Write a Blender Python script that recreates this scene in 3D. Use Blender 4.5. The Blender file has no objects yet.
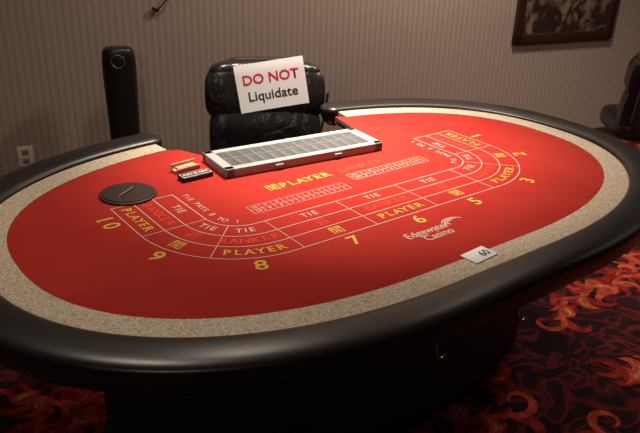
import bpy, bmesh, math, random
from mathutils import Vector, Matrix
random.seed(3)
S=1.15; T=0.80
CAM=(-1.2047*S,-1.5214*S,T+0.75*S); YAW,PITCH,ROLL,F=0.6612,0.4303,0.0328,700.65
sc=bpy.context.scene
sc.view_settings.view_transform='Standard'
sc.view_settings.look='None'
# ---------------------------------------------------------------- helpers
def new_mat(name,col,rough=.5,metal=0.,spec=.5):
    m=bpy.data.materials.new(name);m.use_nodes=True
    b=m.node_tree.nodes['Principled BSDF']
    b.inputs['Base Color'].default_value=(*col,1);b.inputs['Roughness'].default_value=rough
    b.inputs['Metallic'].default_value=metal;b.inputs['Specular IOR Level'].default_value=spec
    return m
def N(m,t): return m.node_tree.nodes.new(t)
def L(m,a,b): m.node_tree.links.new(a,b)
def bsdf(m): return m.node_tree.nodes['Principled BSDF']
def coords(m,scale=(1,1,1)):
    tc=N(m,'ShaderNodeTexCoord');mp=N(m,'ShaderNodeMapping');mp.inputs['Scale'].default_value=scale
    L(m,tc.outputs['Object'],mp.inputs['Vector']);return mp.outputs['Vector']
def ramp(m,fac,stops,interp='LINEAR'):
    r=N(m,'ShaderNodeValToRGB');r.color_ramp.interpolation=interp
    e=r.color_ramp.elements
    while len(e)<len(stops): e.new(.5)
    for i,(p,c) in enumerate(stops): e[i].position=p;e[i].color=(*c,1)
    L(m,fac,r.inputs['Fac']);return r.outputs['Color']
def noise(m,vec,scale,detail=3,rough=.5,dist=0.):
    n=N(m,'ShaderNodeTexNoise');n.inputs['Scale'].default_value=scale;n.inputs['Detail'].default_value=detail
    n.inputs['Roughness'].default_value=rough;n.inputs['Distortion'].default_value=dist
    L(m,vec,n.inputs['Vector']);return n.outputs['Fac']
def bump(m,h,strength=.3,dist=.002):
    b=N(m,'ShaderNodeBump');b.inputs['Strength'].default_value=strength;b.inputs['Distance'].default_value=dist
    L(m,h,b.inputs['Height']);L(m,b.outputs['Normal'],bsdf(m).inputs['Normal'])
def link(o,parent=None):
    bpy.context.collection.objects.link(o)
    if parent: o.parent=parent
    return o
def empty(name,loc=(0,0,0),rotz=0):
    e=bpy.data.objects.new(name,None);e.location=loc;e.rotation_euler=(0,0,rotz);e.empty_display_size=.1
    return link(e)
def mesh_obj(name,verts,faces,mat,parent=None,smooth=False,loc=(0,0,0),rot=(0,0,0)):
    me=bpy.data.meshes.new(name);me.from_pydata([tuple(v) for v in verts],[],faces);me.update()
    bm=bmesh.new();bm.from_mesh(me);bmesh.ops.recalc_face_normals(bm,faces=bm.faces);bm.to_mesh(me);bm.free()
    if mat: me.materials.append(mat)
    if smooth:
        for p in me.polygons: p.use_smooth=True
    o=bpy.data.objects.new(name,me);o.location=loc;o.rotation_euler=rot
    return link(o,parent)
def box(name,size,loc,mat,parent=None,bevel=0.,rot=(0,0,0),seg=3,taper=None):
    bm=bmesh.new();bmesh.ops.create_cube(bm,size=1)
    for v in bm.verts:
        v.co=Vector((v.co.x*size[0],v.co.y*size[1],v.co.z*size[2]))
        if taper and v.co.z>0: v.co.x*=taper[0];v.co.y*=taper[1]
    if bevel: bmesh.ops.bevel(bm,geom=bm.edges[:],offset=bevel,segments=seg,affect='EDGES',profile=.5)
    me=bpy.data.meshes.new(name);bm.to_mesh(me);bm.free();me.materials.append(mat)
    if bevel:
        for p in me.polygons:p.use_smooth=True
    o=bpy.data.objects.new(name,me);o.location=loc;o.rotation_euler=rot
    return link(o,parent)
def cyl(name,r1,r2,h,loc,mat,parent=None,rot=(0,0,0),seg=48,bevel=0.):
    bm=bmesh.new();bmesh.ops.create_cone(bm,cap_ends=True,segments=seg,radius1=r1,radius2=r2,depth=h)
    if bevel:
        es=[e for e in bm.edges if len([f for f in e.link_faces if len(f.verts)>4])==1]
        bmesh.ops.bevel(bm,geom=es,offset=bevel,segments=3,affect='EDGES',profile=.5)
    me=bpy.data.meshes.new(name);bm.to_mesh(me);bm.free();me.materials.append(mat)
    for p in me.polygons: p.use_smooth=len(p.vertices)<=4
    o=bpy.data.objects.new(name,me);o.location=loc;o.rotation_euler=rot
    return link(o,parent)
def sgn(v,e): return math.copysign(abs(v)**e,v)
def cushion(name,w,d,h,loc,mat,parent=None,e1=.45,e2=.45,rot=(0,0,0),fn=None,nu=64,nv=32):
    vs=[];fs=[]
    for j in range(nv+1):
        ph=-math.pi/2+math.pi*j/nv
        for i in range(nu):
            th=2*math.pi*i/nu
            x=sgn(math.cos(ph),e1)*sgn(math.cos(th),e2)*w/2;y=sgn(math.cos(ph),e1)*sgn(math.sin(th),e2)*d/2;z=sgn(math.sin(ph),e1)*h/2
            if fn: x,y,z=fn(x,y,z)
            vs.append((x,y,z))
    for j in range(nv):
        for i in range(nu):
            fs.append((j*nu+i,j*nu+(i+1)%nu,(j+1)*nu+(i+1)%nu,(j+1)*nu+i))
    o=mesh_obj(name,vs,fs,mat,parent,True,loc,rot)
    bm=bmesh.new();bm.from_mesh(o.data);bmesh.ops.remove_doubles(bm,verts=bm.verts,dist=1e-5);bm.to_mesh(o.data);bm.free()
    for p in o.data.polygons:p.use_smooth=True
    return o
def tube(name,pts,r,mat,parent=None,cyclic=False,res=6):
    c=bpy.data.curves.new(name,'CURVE');c.dimensions='3D';c.bevel_depth=r;c.bevel_resolution=res;c.resolution_u=10;c.use_fill_caps=True
    s=c.splines.new('NURBS');s.points.add(len(pts)-1);s.order_u=3;s.use_endpoint_u=True;s.use_cyclic_u=cyclic
    for p,q in zip(s.points,pts): p.co=(*q,1)
    c.materials.append(mat)
    o=bpy.data.objects.new(name,c);return link(o,parent)
# ---------------------------------------------------------------- materials
felt=new_mat('red_felt',(.42,.030,.020),.95,0,.08)
v=coords(felt);n1=noise(felt,v,2.2,4,.6);c1=ramp(felt,n1,[(.3,(.275,.016,.013)),(.7,(.335,.025,.019))]);L(felt,c1,bsdf(felt).inputs['Base Color'])
bump(felt,noise(felt,v,900,2),.25,.0008)
bsdf(felt).inputs['Sheen Weight'].default_value=.22;bsdf(felt).inputs['Sheen Tint'].default_value=(1,.6,.42,1);bsdf(felt).inputs['Sheen Roughness'].default_value=.35
tanm=new_mat('speckled_tan_armrest',(.5,.42,.32),.55)
v=coords(tanm);n1=noise(tanm,v,170,3,.8);c1=ramp(tanm,n1,[(.30,(.14,.105,.07)),(.43,(.34,.28,.205)),(.55,(.47,.405,.31)),(.72,(.65,.59,.48))]);L(tanm,c1,bsdf(tanm).inputs['Base Color'])
leather=new_mat('black_padded_vinyl',(.010,.009,.009),.34,0,.5)
v=coords(leather);bump(leather,noise(leather,v,260,3,.6),.12,.001)
chairm=new_mat('black_chair_leather',(.010,.009,.010),.28,0,.6)
v=coords(chairm)
bump(chairm,noise(chairm,v,9,4,.6,.6),.7,.02)
blackpl=new_mat('black_plastic',(.010,.010,.011),.4)
blackwd=new_mat('black_cabinet',(.006,.005,.005),.55)
silver=new_mat('silver_tray_metal',(.28,.29,.30),.45,0.,.3)
chrome=new_mat('chrome',(.7,.7,.7),.15,1.)
dark=new_mat('dark_tray_interior',(.015,.015,.015),.6)
white=new_mat('white_print',(.50,.39,.34),.9,0,.1)
yellow=new_mat('yellow_print',(.56,.36,.07),.9,0,.1)
redp=new_mat('bright_red_print',(.58,.055,.028),.9,0,.1)
paper=new_mat('white_paper',(.72,.74,.78),.7)
pred=new_mat('red_ink',(.55,.015,.035),.7);pblk=new_mat('black_ink',(.012,.012,.012),.7)
discm=new_mat('dark_brown_disc',(.026,.012,.009),.45)
woodm=new_mat('pale_wood',(.50,.30,.18),.5)
v=coords(woodm,(1,12,12));L(woodm,ramp(woodm,noise(woodm,v,8),[(.3,(.40,.2,.12)),(.7,(.62,.42,.28))]),bsdf(woodm).inputs['Base Color'])
glass=new_mat('clear_lid',(.35,.37,.38),.2,0,.1)
bsdf(glass).inputs['Alpha'].default_value=.10
wallm=new_mat('striped_wallpaper',(.4,.35,.3),.85,0,.15)
v=coords(wallm)
w=N(wallm,'ShaderNodeTexWave');w.wave_type='BANDS';w.bands_direction='X';w.inputs['Scale'].default_value=8.5;w.inputs['Distortion'].default_value=0;L(wallm,v,w.inputs['Vector'])
mp2=coords(wallm,(60,60,2));nf=noise(wallm,mp2,1,3)
mx=N(wallm,'ShaderNodeMath');mx.operation='MULTIPLY_ADD';L(wallm,nf,mx.inputs[0]);mx.inputs[1].default_value=.25;L(wallm,w.outputs['Fac'],mx.inputs[2])
L(wallm,ramp(wallm,mx.outputs[0],[(.1,(.300,.237,.200)),(.6,(.330,.264,.225)),(1.1,(.368,.298,.257))]),bsdf(wallm).inputs['Base Color'])
plainw=new_mat('plain_wall',(.26,.22,.20),.8);ceilm=new_mat('ceiling_paint',(.38,.34,.30),.9)
basem=new_mat('baseboard_wood',(.05,.03,.02),.5)
carpet=new_mat('casino_carpet',(.02,.008,.010),1.,0,.05)
v=coords(carpet)
L(carpet,ramp(carpet,noise(carpet,v,4.5,1,.5,2.2),[(.46,(.014,.007,.009)),(.50,(.055,.009,.011)),(.57,(.085,.013,.013)),(.60,(.020,.008,.010))]),bsdf(carpet).inputs['Base Color'])
bump(carpet,noise(carpet,v,300,2),.6,.004)
def cmat(name,a,b):
    m=new_mat(name,a,1.,0,.03);v=coords(m);L(m,ramp(m,noise(m,v,22,3),[(.38,a),(.62,b)]),bsdf(m).inputs['Base Color']);bump(m,noise(m,v,300,2),.6,.004);return m
cred=cmat('carpet_red_leaf',(.11,.010,.010),(.22,.020,.014))
cor=cmat('carpet_orange_leaf',(.20,.024,.015),(.35,.062,.030))
cgd=cmat('carpet_gold_leaf',(.22,.07,.035),(.36,.17,.095))
picm=new_mat('framed_print',(.1,.06,.05),.3)
v=coords(picm);L(picm,ramp(picm,noise(picm,v,7,2,.5,1.5),[(.45,(.03,.018,.016)),(.55,(.12,.075,.06)),(.65,(.20,.14,.11))]),bsdf(picm).inputs['Base Color'])
framem=new_mat('dark_frame_wood',(.03,.014,.010),.35)
# ---------------------------------------------------------------- room
UX,UY=.97,-.2431; UX,UY=UX/math.hypot(UX,UY),UY/math.hypot(UX,UY)
WA=math.atan2(UY,UX); W0=Vector((3.56,1.05,0)); U=Vector((UX,UY,0));NV=Vector((-UY,UX,0))
def wp(u,n,z): return W0+U*u+NV*n+Vector((0,0,z))
H=2.9
def rbox(name,u0,u1,n0,n1,z0,z1,mat):
    c=wp((u0+u1)/2,(n0+n1)/2,(z0+z1)/2);return box(name,(u1-u0,n1-n0,z1-z0),c,mat,rot=(0,0,WA))
rbox('wall_back',-9,2.6,0,.12,0,H,wallm)
rbox('wall_right',2.6,2.72,-7,.12,0,H,wallm)
rbox('wall_left',-9.12,-9,-7,.12,0,H,plainw)
rbox('wall_front',-9.12,2.72,-7.12,-7,0,H,plainw)
floor=rbox('floor',-9.12,2.72,-7.12,.12,-.1,0,carpet)
rbox('ceiling',-9.12,2.72,-7.12,.12,H,H+.1,ceilm)
rbox('baseboard_back',-9,2.6,-.015,0,0,.10,basem)
# woven scroll-leaf motifs (one mesh lying on the floor, child of floor)
cv=[];cf=[];cmi=[];zc=[0]
def stroke(x,y,h,ln,curv,wd,mi,n=14):
    zc[0]=(zc[0]+1)%40;z=.0006+.00004*zc[0]+.0003*mi
    b=len(cv);px,py=x,y
    for k in range(n+1):
        t=k/n;wv=wd*(math.sin(math.pi*min(1,t**.75))**.8*.5+.02)
        cv.append((px-math.sin(h)*wv,py+math.cos(h)*wv,z));cv.append((px+math.sin(h)*wv,py-math.cos(h)*wv,z))
        h+=curv/n*(.2+1.6*t);px+=math.cos(h)*ln/n;py+=math.sin(h)*ln/n
    for k in range(n): cf.append((b+2*k,b+2*k+1,b+2*k+3,b+2*k+2));cmi.append(mi)
    return px,py,h
def motif(x,y,h,s,sg):
    n=5;hh=h
    for k in range(n):
        ln=s*.24;hh+=sg*.55*(1 if k<3 else -1.0)
        x2=x+math.cos(hh)*ln;y2=y+math.sin(hh)*ln
        side=sg if k%2 else -sg
        for q_,(da,cu,lw) in enumerate(((1.1,-2.6,.15),(.6,2.9,.13),(1.6,2.2,.11),(.2,-1.8,.10))):
            q=s*(.52-.05*k)*random.uniform(.7,1.2)
            mi=random.choice((0,0,1))
            a=hh+side*da*random.uniform(.8,1.2)
            stroke(x,y,a,q,side*cu,s*lw,mi)
            if q_<2: stroke(x+math.cos(a)*q*.1,y+math.sin(a)*q*.1,a,q*.7,side*cu*.8,s*.035,2 if mi==1 else 1)
        stroke(x,y,hh,ln*1.8,sg*.5,s*.06,1)
        x,y=x2,y2
    stroke(x,y,hh,s*.8,sg*5.5,s*.08,1)
    stroke(x,y,hh,s*.5,-sg*3.5,s*.13,0)
i=0
yy=-3.6
while yy<1.2:
    xx=-3.0
    while xx<4.2:
        motif(xx+random.uniform(-.1,.1),yy+random.uniform(-.1,.1)+(.26 if i%2 else 0),random.uniform(0,6.28),random.uniform(.32,.44),random.choice((-1,1)))
        xx+=.50;i+=1
    yy+=.50
me=bpy.data.meshes.new('woven_scroll_pattern');me.from_pydata(cv,[],cf)
for m_ in(cred,cor,cgd): me.materials.append(m_)
for p,mi in zip(me.polygons,cmi): p.material_index=mi
po=bpy.data.objects.new('woven_scroll_pattern',me);link(po,floor);po.matrix_parent_inverse=(Matrix.Translation(floor.location)@Matrix.Rotation(WA,4,'Z')).inverted()
# ---------------------------------------------------------------- table
A,B,RX,E,Y0=.9052,.5208,.7551,.8691,-.0794
TB=.07; RW=.105
def outline(off,n=150):
    P=[]
    for k in range(n):
        t=-math.pi/2+math.pi*k/(n-1)
        P.append(((A-RX)+RX*sgn(math.cos(t),E) if abs(math.cos(t))>1e-9 else A-RX,B*sgn(math.sin(t),E)))
    P+= [(-x,y) for x,y in reversed(P)]
    P2=[P[0]]
    for p in P[1:]:
        if math.dist(p,P2[-1])>1e-4:P2.append(p)
    out=[];m=len(P2)
    per=[math.dist(P2[i],P2[(i+1)%m]) for i in range(m)];tot=sum(per);K=400;acc=0;i=0
    for k in range(K):
        s=tot*k/K
        while acc+per[i]<s: acc+=per[i];i+=1
        f=(s-acc)/per[i];a=P2[i];b=P2[(i+1)%m];out.append((a[0]+(b[0]-a[0])*f,a[1]+(b[1]-a[1])*f))
    res=[]
    for i in range(K):
        a=out[i-3];b=out[(i+3)%K];dx,dy=b[0]-a[0],b[1]-a[1];l=math.hypot(dx,dy)
        res.append(((out[i][0]+dy/l*off)*S,(out[i][1]-dx/l*off+Y0)*S))
    return res
GX0,GX1=-.30*S,.415*S
def in_gap(p): return p[1]>.2 and GX0<p[0]<GX1
base=outline(0);K=len(base)
idx=[i for i in range(K) if in_gap(base[i])]
start=max(idx)+1
path=[(start+j)%K for j in range(K) if not in_gap(base[(start+j)%K])]
table=empty('baccarat_table')
def slab(name,pts,z0,z1,mat,parent):
    n=len(pts);vs=[(x,y,z1) for x,y in pts]+[(x,y,z0) for x,y in pts]
    fs=[tuple(range(n)),tuple(range(2*n-1,n-1,-1))]+[(i,i+n,(i+1)%n+n,(i+1)%n) for i in range(n)]
    return mesh_obj(name,vs,fs,mat,parent)
notch=[(.385*S,.45*S),(.355*S,.315*S),(.33*S,.30*S),(-.20*S,.30*S),(-.225*S,.315*S),(-.27*S,.42*S)]
feltpts=[base[i] for i in path]+notch
slab('felt_playing_surface',feltpts,T-.03,T,felt,table)
def strip(o0,o1,z0,z1,name,mat):
    a=outline(o0);b=outline(o1);vs=[];fs=[]
    for i in path:
        vs+=[(*a[i],z1),(*b[i],z1),(*b[i],z0),(*a[i],z0)]
    m=len(path)
    for k in range(m-1):
        q=k*4
        for e in range(4): fs.append((q+e,q+(e+1)%4,q+4+(e+1)%4,q+4+e))
    fs+=[(0,1,2,3),((m-1)*4+3,(m-1)*4+2,(m-1)*4+1,(m-1)*4)]
    return mesh_obj(name,vs,fs,mat,table)
strip(0.001,TB+.01,T-.03,T+.002,'tan_racetrack',tanm)
def rail():
    M=28;vs=[];fs=[];n=len(path)
    cen=outline(TB+RW/2);o1=outline(TB+RW/2+.01);ext=10
    for k in range(-ext,n+ext):
        kk=min(max(k,0),n-1);i=path[kk]
        c=Vector(cen[i]);nn=(Vector(o1[i])-c).normalized();tg=Vector((-nn.y,nn.x))
        sc_=1.;sh=0.
        if k<0 or k>n-1:
            q=(-k if k<0 else k-(n-1))/ext;a=q*math.pi/2;sc_=max(math.cos(a),.001);sh=math.sin(a)*.05*(-1 if k<0 else 1)
        for m in range(M):
            th=2*math.pi*m/M
            o=sgn(math.cos(th),.75)*RW*S/2;z=sgn(math.sin(th),.8)
            z=z*.022 if z>0 else z*.075
            p=c+nn*o*sc_+tg*sh
            vs.append((p.x,p.y,T+z*sc_))
    R=n+2*ext
    for a in range(R-1):
        for m in range(M): fs.append((a*M+m,a*M+(m+1)%M,(a+1)*M+(m+1)%M,(a+1)*M+m))
    mesh_obj('padded_rail',vs,fs,leather,table,True)
rail()
npts=[base[path[-1]]]+notch+[base[path[0]]]
tube('notch_trim',[(x,y,T-.012) for x,y in npts],.012,leather,table)
slab('apron_body',[(x,min(y,.29*S)) for x,y in outline(.01)],T-.13,T-.031,blackwd,table)
slab('cabinet_base',[(x,min(y,.10*S)) for x,y in outline(-.17)],.09,T-.13,blackwd,table)
slab('cabinet_plinth',[(x,min(y,.09*S)) for x,y in outline(-.20)],0.004,.09,blackwd,table)
o1=outline(TB+RW-.02)
for kq in(150,170,300,345):
    i=path[kq%len(path)];x,y=o1[i];
    tube('rail_hook',[(x,y,T-.06),(x,y,T-.095),(x+.012,y-.008,T-.105),(x+.022,y-.014,T-.09)],.004,chrome,table)
# ---- printed layout
PARTS={'w':[],'y':[],'r':[]}
def glyphs(text,size,x,y,ang,key,bold=.02,xs=1.,z=T+.0009,shear=0,serif=False):
    c=bpy.data.curves.new('tmp','FONT');c.body=text;c.size=size;c.align_x='CENTER';c.align_y='CENTER';c.offset=bold*size;c.resolution_u=3;c.shear=shear
    o=bpy.data.objects.new('tmp',c);bpy.context.collection.objects.link(o);bpy.context.view_layer.update()
    me=bpy.data.meshes.new_from_object(o.evaluated_get(bpy.context.evaluated_depsgraph_get()))
    bpy.data.objects.remove(o);bpy.data.curves.remove(c)
    X=Matrix.Translation((x,y,z))@Matrix.Rotation(ang,4,'Z')@Matrix.Diagonal((xs,1,1,1))
    if serif and len(me.vertices):
        xs_=[v.co.x for v in me.vertices];ys_=[v.co.y for v in me.vertices];x0,x1,y0,y1=min(xs_),max(xs_),min(ys_),max(ys_)
        h=size*.055;bars=[]
        stem=size*.09
        def bar(cx,yb,w_): bars.append((cx-w_/2,yb,cx+w_/2,yb+h))
        if text in'PR': bar(x0+stem/2,y0,size*.26);bar(x0+stem*.3,y1-h,size*.18)
        if text=='R': bar(x1-stem/2,y0,size*.22)
        if text in'LEBKN': bar(x0+stem*.3,y0,size*.2);bar(x0+stem/2,y1-h,size*.24)
        if text in'AK': bar(x1-stem/2,y0,size*.24);
        if text=='A': bar(x0+stem/2,y0,size*.24)
        if text in'KNY': bar(x1-stem/2,y1-h,size*.22)
        if text=='Y': bar(x0+stem/2,y1-h,size*.24);bar((x0+x1)/2,y0,size*.26)
        if text=='1': bar(x1-stem/2,y0,size*.30)
        bm=bmesh.new();bm.from_mesh(me)
        for a,b,c_,d in bars:
            bm.faces.new([bm.verts.new(q) for q in((a,b,.0001),(c_,b,.0001),(c_,d,.0001),(a,d,.0001))])
        bm.to_mesh(me);bm.free()
    me.transform(X)
    (key if isinstance(key,list) else PARTS[key]).append(me)
def poly(vs,fs,key):
    me=bpy.data.meshes.new('p');me.from_pydata(vs,[],fs)
    (key if isinstance(key,list) else PARTS[key]).append(me)
def line(pts,wd,key,z=T+.0007):
    vs=[];fs=[]
    for i,p in enumerate(pts):
        a=Vector(pts[max(i-1,0)]);b=Vector(pts[min(i+1,len(pts)-1)]);d=(b-a).normalized();n=Vector((-d.y,d.x))*wd/2
        vs+=[(p[0]+n.x,p[1]+n.y,z),(p[0]-n.x,p[1]-n.y,z)]
    for i in range(len(pts)-1): fs.append((2*i,2*i+1,2*i+3,2*i+2))
    poly(vs,fs,key)
def merge(lst,name,mat,parent):
    bm=bmesh.new()
    for me in lst: bm.from_mesh(me)
    me=bpy.data.meshes.new(name);bm.to_mesh(me);bm.free();me.materials.append(mat)
    o=bpy.data.objects.new(name,me);return link(o,parent)
CX,CY,YT=.36,-.085,.100
def upath(R,n=24):
    pts=[(-CX-R,YT),(-CX-R,CY)]
    for k in range(1,n+1):
        a=math.pi+math.pi/2*k/n;pts.append((-CX+R*math.cos(a),CY+R*math.sin(a)))
    for k in range(0,n+1):
        a=1.5*math.pi+math.pi/2*k/n;pts.append((CX+R*math.cos(a),CY+R*math.sin(a)))
    pts.append((CX+R,YT));return pts
def SS(pts): return [(x*S,y*S) for x,y in pts]
RN=.262
def at(R,t):
    half=CX; arc=math.pi/2*RN
    s=abs(t)
    if s<=half: p=(s,CY-R);a=0.
    elif s<=half+arc:
        th=(s-half)/RN;p=(CX+R*math.sin(th),CY-R*math.cos(th));a=th
    else: p=(CX+R,CY+(s-half-arc));a=math.pi/2
    if t<0: p=(-p[0],p[1]);a=-a
    return (p[0]*S,p[1]*S),a
LW=.0028
for R in(.265,.205,.150,.092): line(SS(upath(R)),LW,'w')
for sgx in(-1,1):
    line([((CX+.092)*sgx*S,YT*S),((CX+.265)*sgx*S,YT*S)],LW,'w')
names=['10','9','8','7','6','5','3','2','1']
tpos=[0,.215,.455,.668,.862]
for i,nm in enumerate(names):
    k=i-4;t=math.copysign(tpos[abs(k)],k)
    (x,y),a=at(.303,t+(-.02 if k==-4 else 0))
    if len(nm)==2:
        for j,chh in enumerate(nm):
            d=(-.021,.021)[j]*S;glyphs(chh,.060*S,x+math.cos(a)*d,y+math.sin(a)*d,a,'y',.012,1.05,serif=True)
    else: glyphs(nm,.060*S,x,y,a,'y',.012,1.1,serif=True)
    def run(text,R,size,key,sp,bold=.0,serif=True):
        n=len(text)
        for j,ch in enumerate(text):
            f=sp*(j-(n-1)/2)*(RN/max(R,.1) if CX<abs(t)<CX+1.57*RN else 1)
            (x,y),a=at(R,t+f);glyphs(ch,size,x,y,a,key,bold,serif=serif)
    if i%2==0:
        run('PLAYER',.235,.036*S,'y',.026,.004);run('BANKER',.178,.036*S,'r',.026,.006)
    else:
        (x,y),a=at(.235,t);glyphs('閒',.040*S,x,y,a,'y',.0)
        (x,y),a=at(.178,t);glyphs('莊',.040*S,x,y,a,'r',.0)
    run('TIE',.121,.032*S,'w',.0165,.0,False)
    if k<4:
        t2=math.copysign(tpos[abs(k+1)],k+1);t1=(t+t2)/2
        p0,_=at(.265,t1);p1,_=at(.092,t1);line([p0,p1],.0022,'w')
# odds captions following the inner curve at both ends
def path_len_pts(R):
    pts=[(-CX-R,.085),(-CX-R,CY)]+[(-CX+R*math.cos(math.pi+math.pi/2*k/10),CY+R*math.sin(math.pi+math.pi/2*k/10)) for k in range(1,11)]+[(0,CY-R)]
    return pts
def caption(txt,side,R=.066,sp=.0165,size=.024):
    pts=path_len_pts(R)
    if side>0: pts=[(-x,y) for x,y in pts][::-1]
    seg=[math.dist(a,b) for a,b in zip(pts,pts[1:])];tl=sum(seg)
    s0=.0 if side<0 else tl-sp*len(txt)
    for j,ch in enumerate(txt):
        s=s0+sp*(j+.5);k=0
        while k<len(seg)-1 and s>seg[k]: s-=seg[k];k+=1
        a,b=pts[k],pts[k+1];f=s/seg[k]
        glyphs(ch,size*S,(a[0]+(b[0]-a[0])*f)*S,(a[1]+(b[1]-a[1])*f)*S,math.atan2(b[1]-a[1],b[0]-a[0]),'w',.0)
caption('TIE PAYS 8 TO 1',-1);caption('TIE PAYS 8 TO 1',1)
def boxes(x0,x1,y0,y1,n,labels):
    for k in range(n+1): line([((x0+(x1-x0)*k/n)*S,y0*S),((x0+(x1-x0)*k/n)*S,y1*S)],.0016,'w')
    for yy in(y0,(y0+y1)/2,y1): line([(x0*S,yy*S),(x1*S,yy*S)],.0016,'w')
    for k in range(n):
        cx=x0+(x1-x0)*(k+.5)/n
        glyphs(labels[k],.018*S,cx*S,(y0+(y1-y0)*.75)*S,0,'w',0);glyphs(labels[k],.018*S,cx*S,(y0+(y1-y0)*.25)*S,0,'w',0)
boxes(-.33,-.01,-.128,-.080,9,names)
boxes(.04,.34,-.085,-.040,9,names)
def word(text,size,x,y,key,sp,bold=.015):
    for j,ch in enumerate(text): glyphs(ch,size*S,(x+sp*(j-(len(text)-1)/2))*S,y*S,0,key,bold,serif=True)
glyphs('閒',.044*S,-.195*S,-.006*S,0,'y',.0)
word('PLAYER',.044,-.085,-.006,'y',.030,.006)
word('BANKER',.044,.125,-.006,'r',.030,.004)
glyphs('Edgewater',.038*S,-.03*S,-.447*S,.0,'w',.01,.9)
glyphs('Casino',.038*S,-.02*S,-.478*S,.0,'w',.01,.9)
for q in range(3):
    pts=[]
    for k in range(14):
        a=.3+2.4*k/13;r=.030-.007*q
        pts.append(((.065+r*math.cos(a+q*.5)*1.2)*S,(-.447+r*math.sin(a+q*.5)*.8)*S))
    line(pts,.004,'w')
merge(PARTS['w'],'white_layout_print',white,table)
merge(PARTS['y'],'yellow_layout_print',yellow,table)
merge(PARTS['r'],'red_layout_print',redp,table)
# ---------------------------------------------------------------- label card
card=empty('number_card',(-.025*S,-.610*S,T+.002),math.radians(4))
box('card',(.092,.056,.002),(0,0,.002),paper,card,.0006)
l=[];glyphs('60',.036,.018,-.004,0,l,.02,1,.0034);merge(l,'card_number',pblk,card)
# ---------------------------------------------------------------- drop slot disc
disc=empty('drop_slot_cover',(-.55*S,.165*S,T+.0015))
cyl('disc_rim',.088,.086,.006,(0,0,.003),discm,disc,bevel=.002)
cyl('disc_top',.078,.077,.004,(0,0,.007),discm,disc,bevel=.001)
box('slot',(.075,.006,.002),(0,0,.0095),new_mat('slot_dark',(.001,.001,.001),.8),disc,rot=(0,0,math.radians(35)))
box('slot_edge_1',(.080,.002,.0015),(-.003,.005,.0096),woodm,disc,rot=(0,0,math.radians(35)))
for a in(60,240): cyl('screw',.004,.004,.002,(.065*math.cos(math.radians(a)),.065*math.sin(math.radians(a)),.0095),chrome,disc,seg=12)
# ---------------------------------------------------------------- wooden card stop + name plate
wh=empty('wooden_card_stop',(-.335*S,.250*S,T+.0005),math.radians(8))
box('base_block',(.095,.038,.010),(0,0,.005),woodm,wh,.002)
box('back_lip',(.095,.006,.026),(0,.016,.013),woodm,wh,.0015)
box('front_lip',(.095,.004,.016),(0,-.017,.008),woodm,wh,.001)
box('card_stack',(.070,.022,.006),(0,0,.013),woodm,wh,.001)
pl=empty('engraved_name_plate',(-.340*S,.178*S,T+.0005),math.radians(2))
box('plate_wedge',(.112,.042,.016),(0,0,.008),blackpl,pl,.002)
box('plate_border',(.104,.035,.001),(0,0,.0162),paper,pl)
box('plate_face',(.100,.031,.001),(0,0,.0168),blackpl,pl)
l=[];glyphs('NO 8 OH',.021,0,0,0,l,.01,1.0,.0175);merge(l,'plate_lettering',paper,pl)
# ---------------------------------------------------------------- chip tray
tray=empty('chip_tray',(0.012*S,.180*S,T+.0005),math.radians(-5.5))
TW,TD,TH=.555*S,.172*S,.032
fr=.028
box('frame_front',(TW,fr,TH),(0,-TD/2+fr/2,TH/2),silver,tray,.004)
box('frame_back',(TW,fr,TH),(0,TD/2-fr/2,TH/2),silver,tray,.004)
box('frame_left',(fr*1.3,TD,TH),(-TW/2+fr*.65,0,TH/2),silver,tray,.004)
box('frame_right',(fr*1.3,TD,TH),(TW/2-fr*.65,0,TH/2),silver,tray,.004)
box('tray_bottom',(TW-.02,TD-.02,.004),(0,0,.002),dark,tray)
nt=13;iw=TW-fr*2.6;pitch=iw/nt
vs=[];fs=[];tubem=new_mat('grey_tray_tubes',(.035,.037,.040),.6,.0,.2)
for k in range(nt):
    b=len(vs)
    for j in range(11):
        a=math.pi+math.pi*j/10
        x=-iw/2+pitch*(k+.5)+pitch*.44*math.cos(a);z=.026+.019*math.sin(a)
        vs+=[(x,-TD/2+fr,z),(x,TD/2-fr,z)]
    for j in range(10): fs.append((b+2*j,b+2*j+1,b+2*j+3,b+2*j+2))
mesh_obj('chip_tubes',vs,fs,tubem,tray,True)
ribm=new_mat('tray_rib_grey',(.085,.088,.09),.5,0,.2)
for k in range(nt+1): box('tube_rib_%d'%k,(pitch*.09,TD-2*fr,.006),(-iw/2+pitch*k,0,.0245),ribm,tray)
box('tube_divider',(iw,.004,.005),(0,.004,.0275),ribm,tray,.001)
box('clear_lid',(TW-fr*1.6,TD-fr*1.2,.002),(0,0,TH+.0006),glass,tray)
for sx in(-1,1): box('lock_tab',(.03,.010,.01),(sx*.12,-TD/2-.002,TH*.5),silver,tray,.002)
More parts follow.
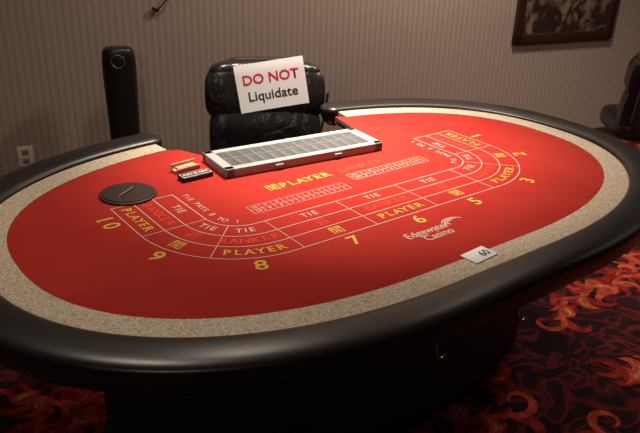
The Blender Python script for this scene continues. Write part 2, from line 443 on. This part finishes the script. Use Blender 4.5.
# ---------------------------------------------------------------- chairs
def office_chair(name,loc,rotz,rec=0,dz=0,w=1.):
    ch=empty(name,loc,rotz)
    bk=bpy.data.objects.new('backrest',None);link(bk,ch);bk.location=(0,0,.5);bk.rotation_euler=(math.radians(-rec),0,0)
    def backfn(x,y,z):
        y-= .55*x*x+.02*math.cos(z*9)
        y+= (.006*math.cos(x*50)) if y<0 else 0
        return x,y,z
    cushion('back_upper_pad',.53*w,.17,.27,(0,.03,.325+dz),chairm,bk,.5,.4,(math.radians(-6),0,0),backfn)
    cushion('head_roll',.49*w,.15,.12,(0,.045,.415+dz),chairm,bk,.7,.4,(math.radians(-6),0,0),backfn)
    cushion('back_lower_pad',.50*w,.15,.36,(0,-.005,.12+dz),chairm,bk,.5,.4,(math.radians(-4),0,0),backfn)
    cushion('back_shell',.44*w,.06,.50,(0,.085,.22+dz),blackpl,bk,.4,.4,(math.radians(-5),0,0))
    cushion('seat_cushion',.52,.48,.14,(0,-.20,.47),chairm,ch,.5,.4)
    cyl('gas_lift',.028,.028,.32,(0,-.2,.26),chrome,ch)
    cyl('hub',.05,.04,.06,(0,-.2,.10),blackpl,ch)
    for k in range(5):
        a=2*math.pi*k/5+.3
        tube('base_spoke_%d'%k,[(0,-.2,.11),(.15*math.cos(a),-.2+.15*math.sin(a),.10),(.28*math.cos(a),-.2+.28*math.sin(a),.075)],.018,blackpl,ch)
        cyl('caster_%d'%k,.028,.028,.04,(.28*math.cos(a),-.2+.28*math.sin(a),.031),blackpl,ch,rot=(math.pi/2,0,a),bevel=.005)
    return ch
ch=office_chair('dealer_chair',(.365,.95,0),math.radians(-30),dz=-.009,w=1.04)
tube('recline_lever',[(.245,-.09,.62),(.275,-.095,.72),(.283,-.09,.84)],.006,blackpl,ch)
office_chair('office_chair',(2.56,.13,0),math.radians(138),rec=6,dz=-.03)
# paper sign hung on the backrest
sg=empty('paper_sign',(.314,.815,.890))
sg.rotation_mode='QUATERNION'
sg.rotation_quaternion=(Matrix.Rotation(math.radians(-30),3,'Z')@Matrix.Rotation(math.radians(-6),3,'X')@Matrix.Rotation(math.radians(-9),3,'Y')).to_quaternion()
PW,PH=.308,.210
vs=[];fs=[];nx,nz=16,12
def pc(u,w_):
    return (u,-.25*u*u+1.6*max(0,w_-.06)**2,w_)
for j in range(nz+1):
    for i in range(nx+1): vs.append(pc(-PW/2+PW*i/nx,-PH/2+PH*j/nz))
for j in range(nz):
    for i in range(nx): fs.append((j*(nx+1)+i,j*(nx+1)+i+1,(j+1)*(nx+1)+i+1,(j+1)*(nx+1)+i))
mesh_obj('paper_sheet',vs,fs,paper,sg,True)
for name,txt,size,zz,mt,bo in(('red_lettering','DO NOT',.060,.034,pred,.018),('black_lettering','Liquidate',.059,-.040,pblk,.012)):
    l=[];glyphs(txt,size,0,0,0,l,bo,1.04,0)
    me=l[0]
    for v_ in me.vertices:
        x,y,z=pc(v_.co.x,v_.co.y+zz);v_.co=(x,y-.0008,z)
    merge([me],name,mt,sg)
# ---------------------------------------------------------------- tower fan
tw=empty('tower_fan',(-.015,1.74,0),math.radians(-25))
cyl('round_base',.13,.12,.03,(0,0,.015),blackpl,tw,bevel=.008)
def towfn(x,y,z):
    f=.74+.26*(z+.46)/.92
    return x*f,y*f-.02*(z>.36)*(z-.36)*4,z
cushion('tower_body',.180,.13,.90,(0,0,.478),blackpl,tw,.25,.85,fn=towfn,nv=60)
for sx in(-1,1): box('side_seam_%d'%(1 if sx<0 else 2),(.004,.004,.72),(sx*.040,-.052,.45),blackwd,tw)
bpy.ops.mesh.primitive_torus_add(major_radius=.032,minor_radius=.003,location=(0,-.070,.865),rotation=(math.pi/2-.1,0,0))
t_=bpy.context.object;t_.name='dial_ring';t_.data.materials.append(new_mat('dial_ring',(.16,.15,.15),.3,.6));t_.parent=tw
cyl('dial_button',.022,.022,.010,(0,-.066,.865),blackpl,tw,rot=(math.pi/2,0,0),bevel=.001)
# ---------------------------------------------------------------- outlet, cable, picture
def onwall(name,u,n,z):
    p=wp(u,n,z);return empty(name,p,WA)
def u_of(x): return (x-W0.x)/UX
ou=onwall('wall_outlet',u_of(-1.385+3.76*.246),-.003,.325)
platem=new_mat('outlet_plate',(.62,.57,.50),.5)
sockm=new_mat('outlet_socket',(.22,.19,.17),.5)
box('cover_plate',(.080,.006,.115),(0,0,0),platem,ou,.002)
for s in(-1,1):
    box('socket_%d'%(1 if s<0 else 2),(.034,.004,.028),(0,-.004,s*.024),sockm,ou,.001)
    for q in(-1,1): box('slot',(.003,.002,.010),(q*.007,-.0065,s*.024),blackpl,ou)
cb=onwall('hanging_cable',u_of(.294),-.012,1.09)
tube('cord',[(.14,.0,.9),(.10,.0,.5),(.075,-.004,.2),(.05,-.01,.07),(.01,-.012,.01),(-.02,-.012,-.01)],.004,blackpl,cb)
box('plug',(.04,.018,.018),(-.03,-.005,-.012),blackpl,cb,.004,rot=(0,.5,0))
uc=(u_of(2.63)+u_of(3.46))/2
pf=onwall('framed_picture',uc-.05,-.018,.735+.41)
FW,FH=.86,.72
for nm,sz,lc in(('frame_bottom',(FW,.035,.06),(0,0,-FH/2+.03)),('frame_top',(FW,.035,.06),(0,0,FH/2-.03)),('frame_left',(.06,.035,FH),(-FW/2+.03,0,0)),('frame_right',(.06,.035,FH),(FW/2-.03,0,0))):
    box(nm,sz,lc,framem,pf,.006)
box('print_sheet',(FW-.08,.01,FH-.08),(0,.005,0),picm,pf)
# ---------------------------------------------------------------- lights
def area(name,loc,target,power,size,col,spread=180):
    l=bpy.data.lights.new(name,'AREA');l.energy=power;l.size=size;l.color=col;l.shape='DISK';l.spread=math.radians(spread)
    o=bpy.data.objects.new(name,l);o.location=loc;d=Vector(target)-Vector(loc);o.rotation_euler=d.to_track_quat('-Z','Y').to_euler();return link(o)
WARM=(1.,.83,.67)
area('added_fill_light',(.40,.55,2.80),(.25,.25,.8),21,.2,WARM,52)
area('added_fill_light',(.2,.9,2.80),(.6,.4,0.8),12,.25,WARM,140)
area('added_fill_light',(-.9,.25,2.8),(-.85,.1,0),8,.25,WARM,120)
area('added_fill_light',(2.1,-1.2,2.8),(2.4,-1.0,0),32,.4,WARM,100)
area('added_fill_light',(1.8,.5,2.8),(2.0,1.4,1.),35,.3,WARM,150)
area('added_fill_light',(-3.0,-2.6,2.8),(-1.0,1.0,.8),8,.8,WARM,110)  # broad fill added behind the camera to raise the overall light level
wd=bpy.data.worlds.new('world');sc.world=wd;wd.use_nodes=True;wd.node_tree.nodes['Background'].inputs[0].default_value=(1,.85,.75,1);wd.node_tree.nodes['Background'].inputs[1].default_value=.1
# ---------------------------------------------------------------- camera
f=Vector((math.sin(YAW)*math.cos(PITCH),math.cos(YAW)*math.cos(PITCH),-math.sin(PITCH)))
r=Vector((math.cos(YAW),-math.sin(YAW),0));u=r.cross(f)
r2=r*math.cos(ROLL)+u*math.sin(ROLL);u2=-r*math.sin(ROLL)+u*math.cos(ROLL)
cam=bpy.data.cameras.new('camera');co=bpy.data.objects.new('camera',cam);link(co)
cam.sensor_width=36;cam.lens=F/640*36;cam.clip_start=.02
M=Matrix(((r2.x,u2.x,-f.x,CAM[0]),(r2.y,u2.y,-f.y,CAM[1]),(r2.z,u2.z,-f.z,CAM[2]),(0,0,0,1)))
co.matrix_world=M
sc.camera=co
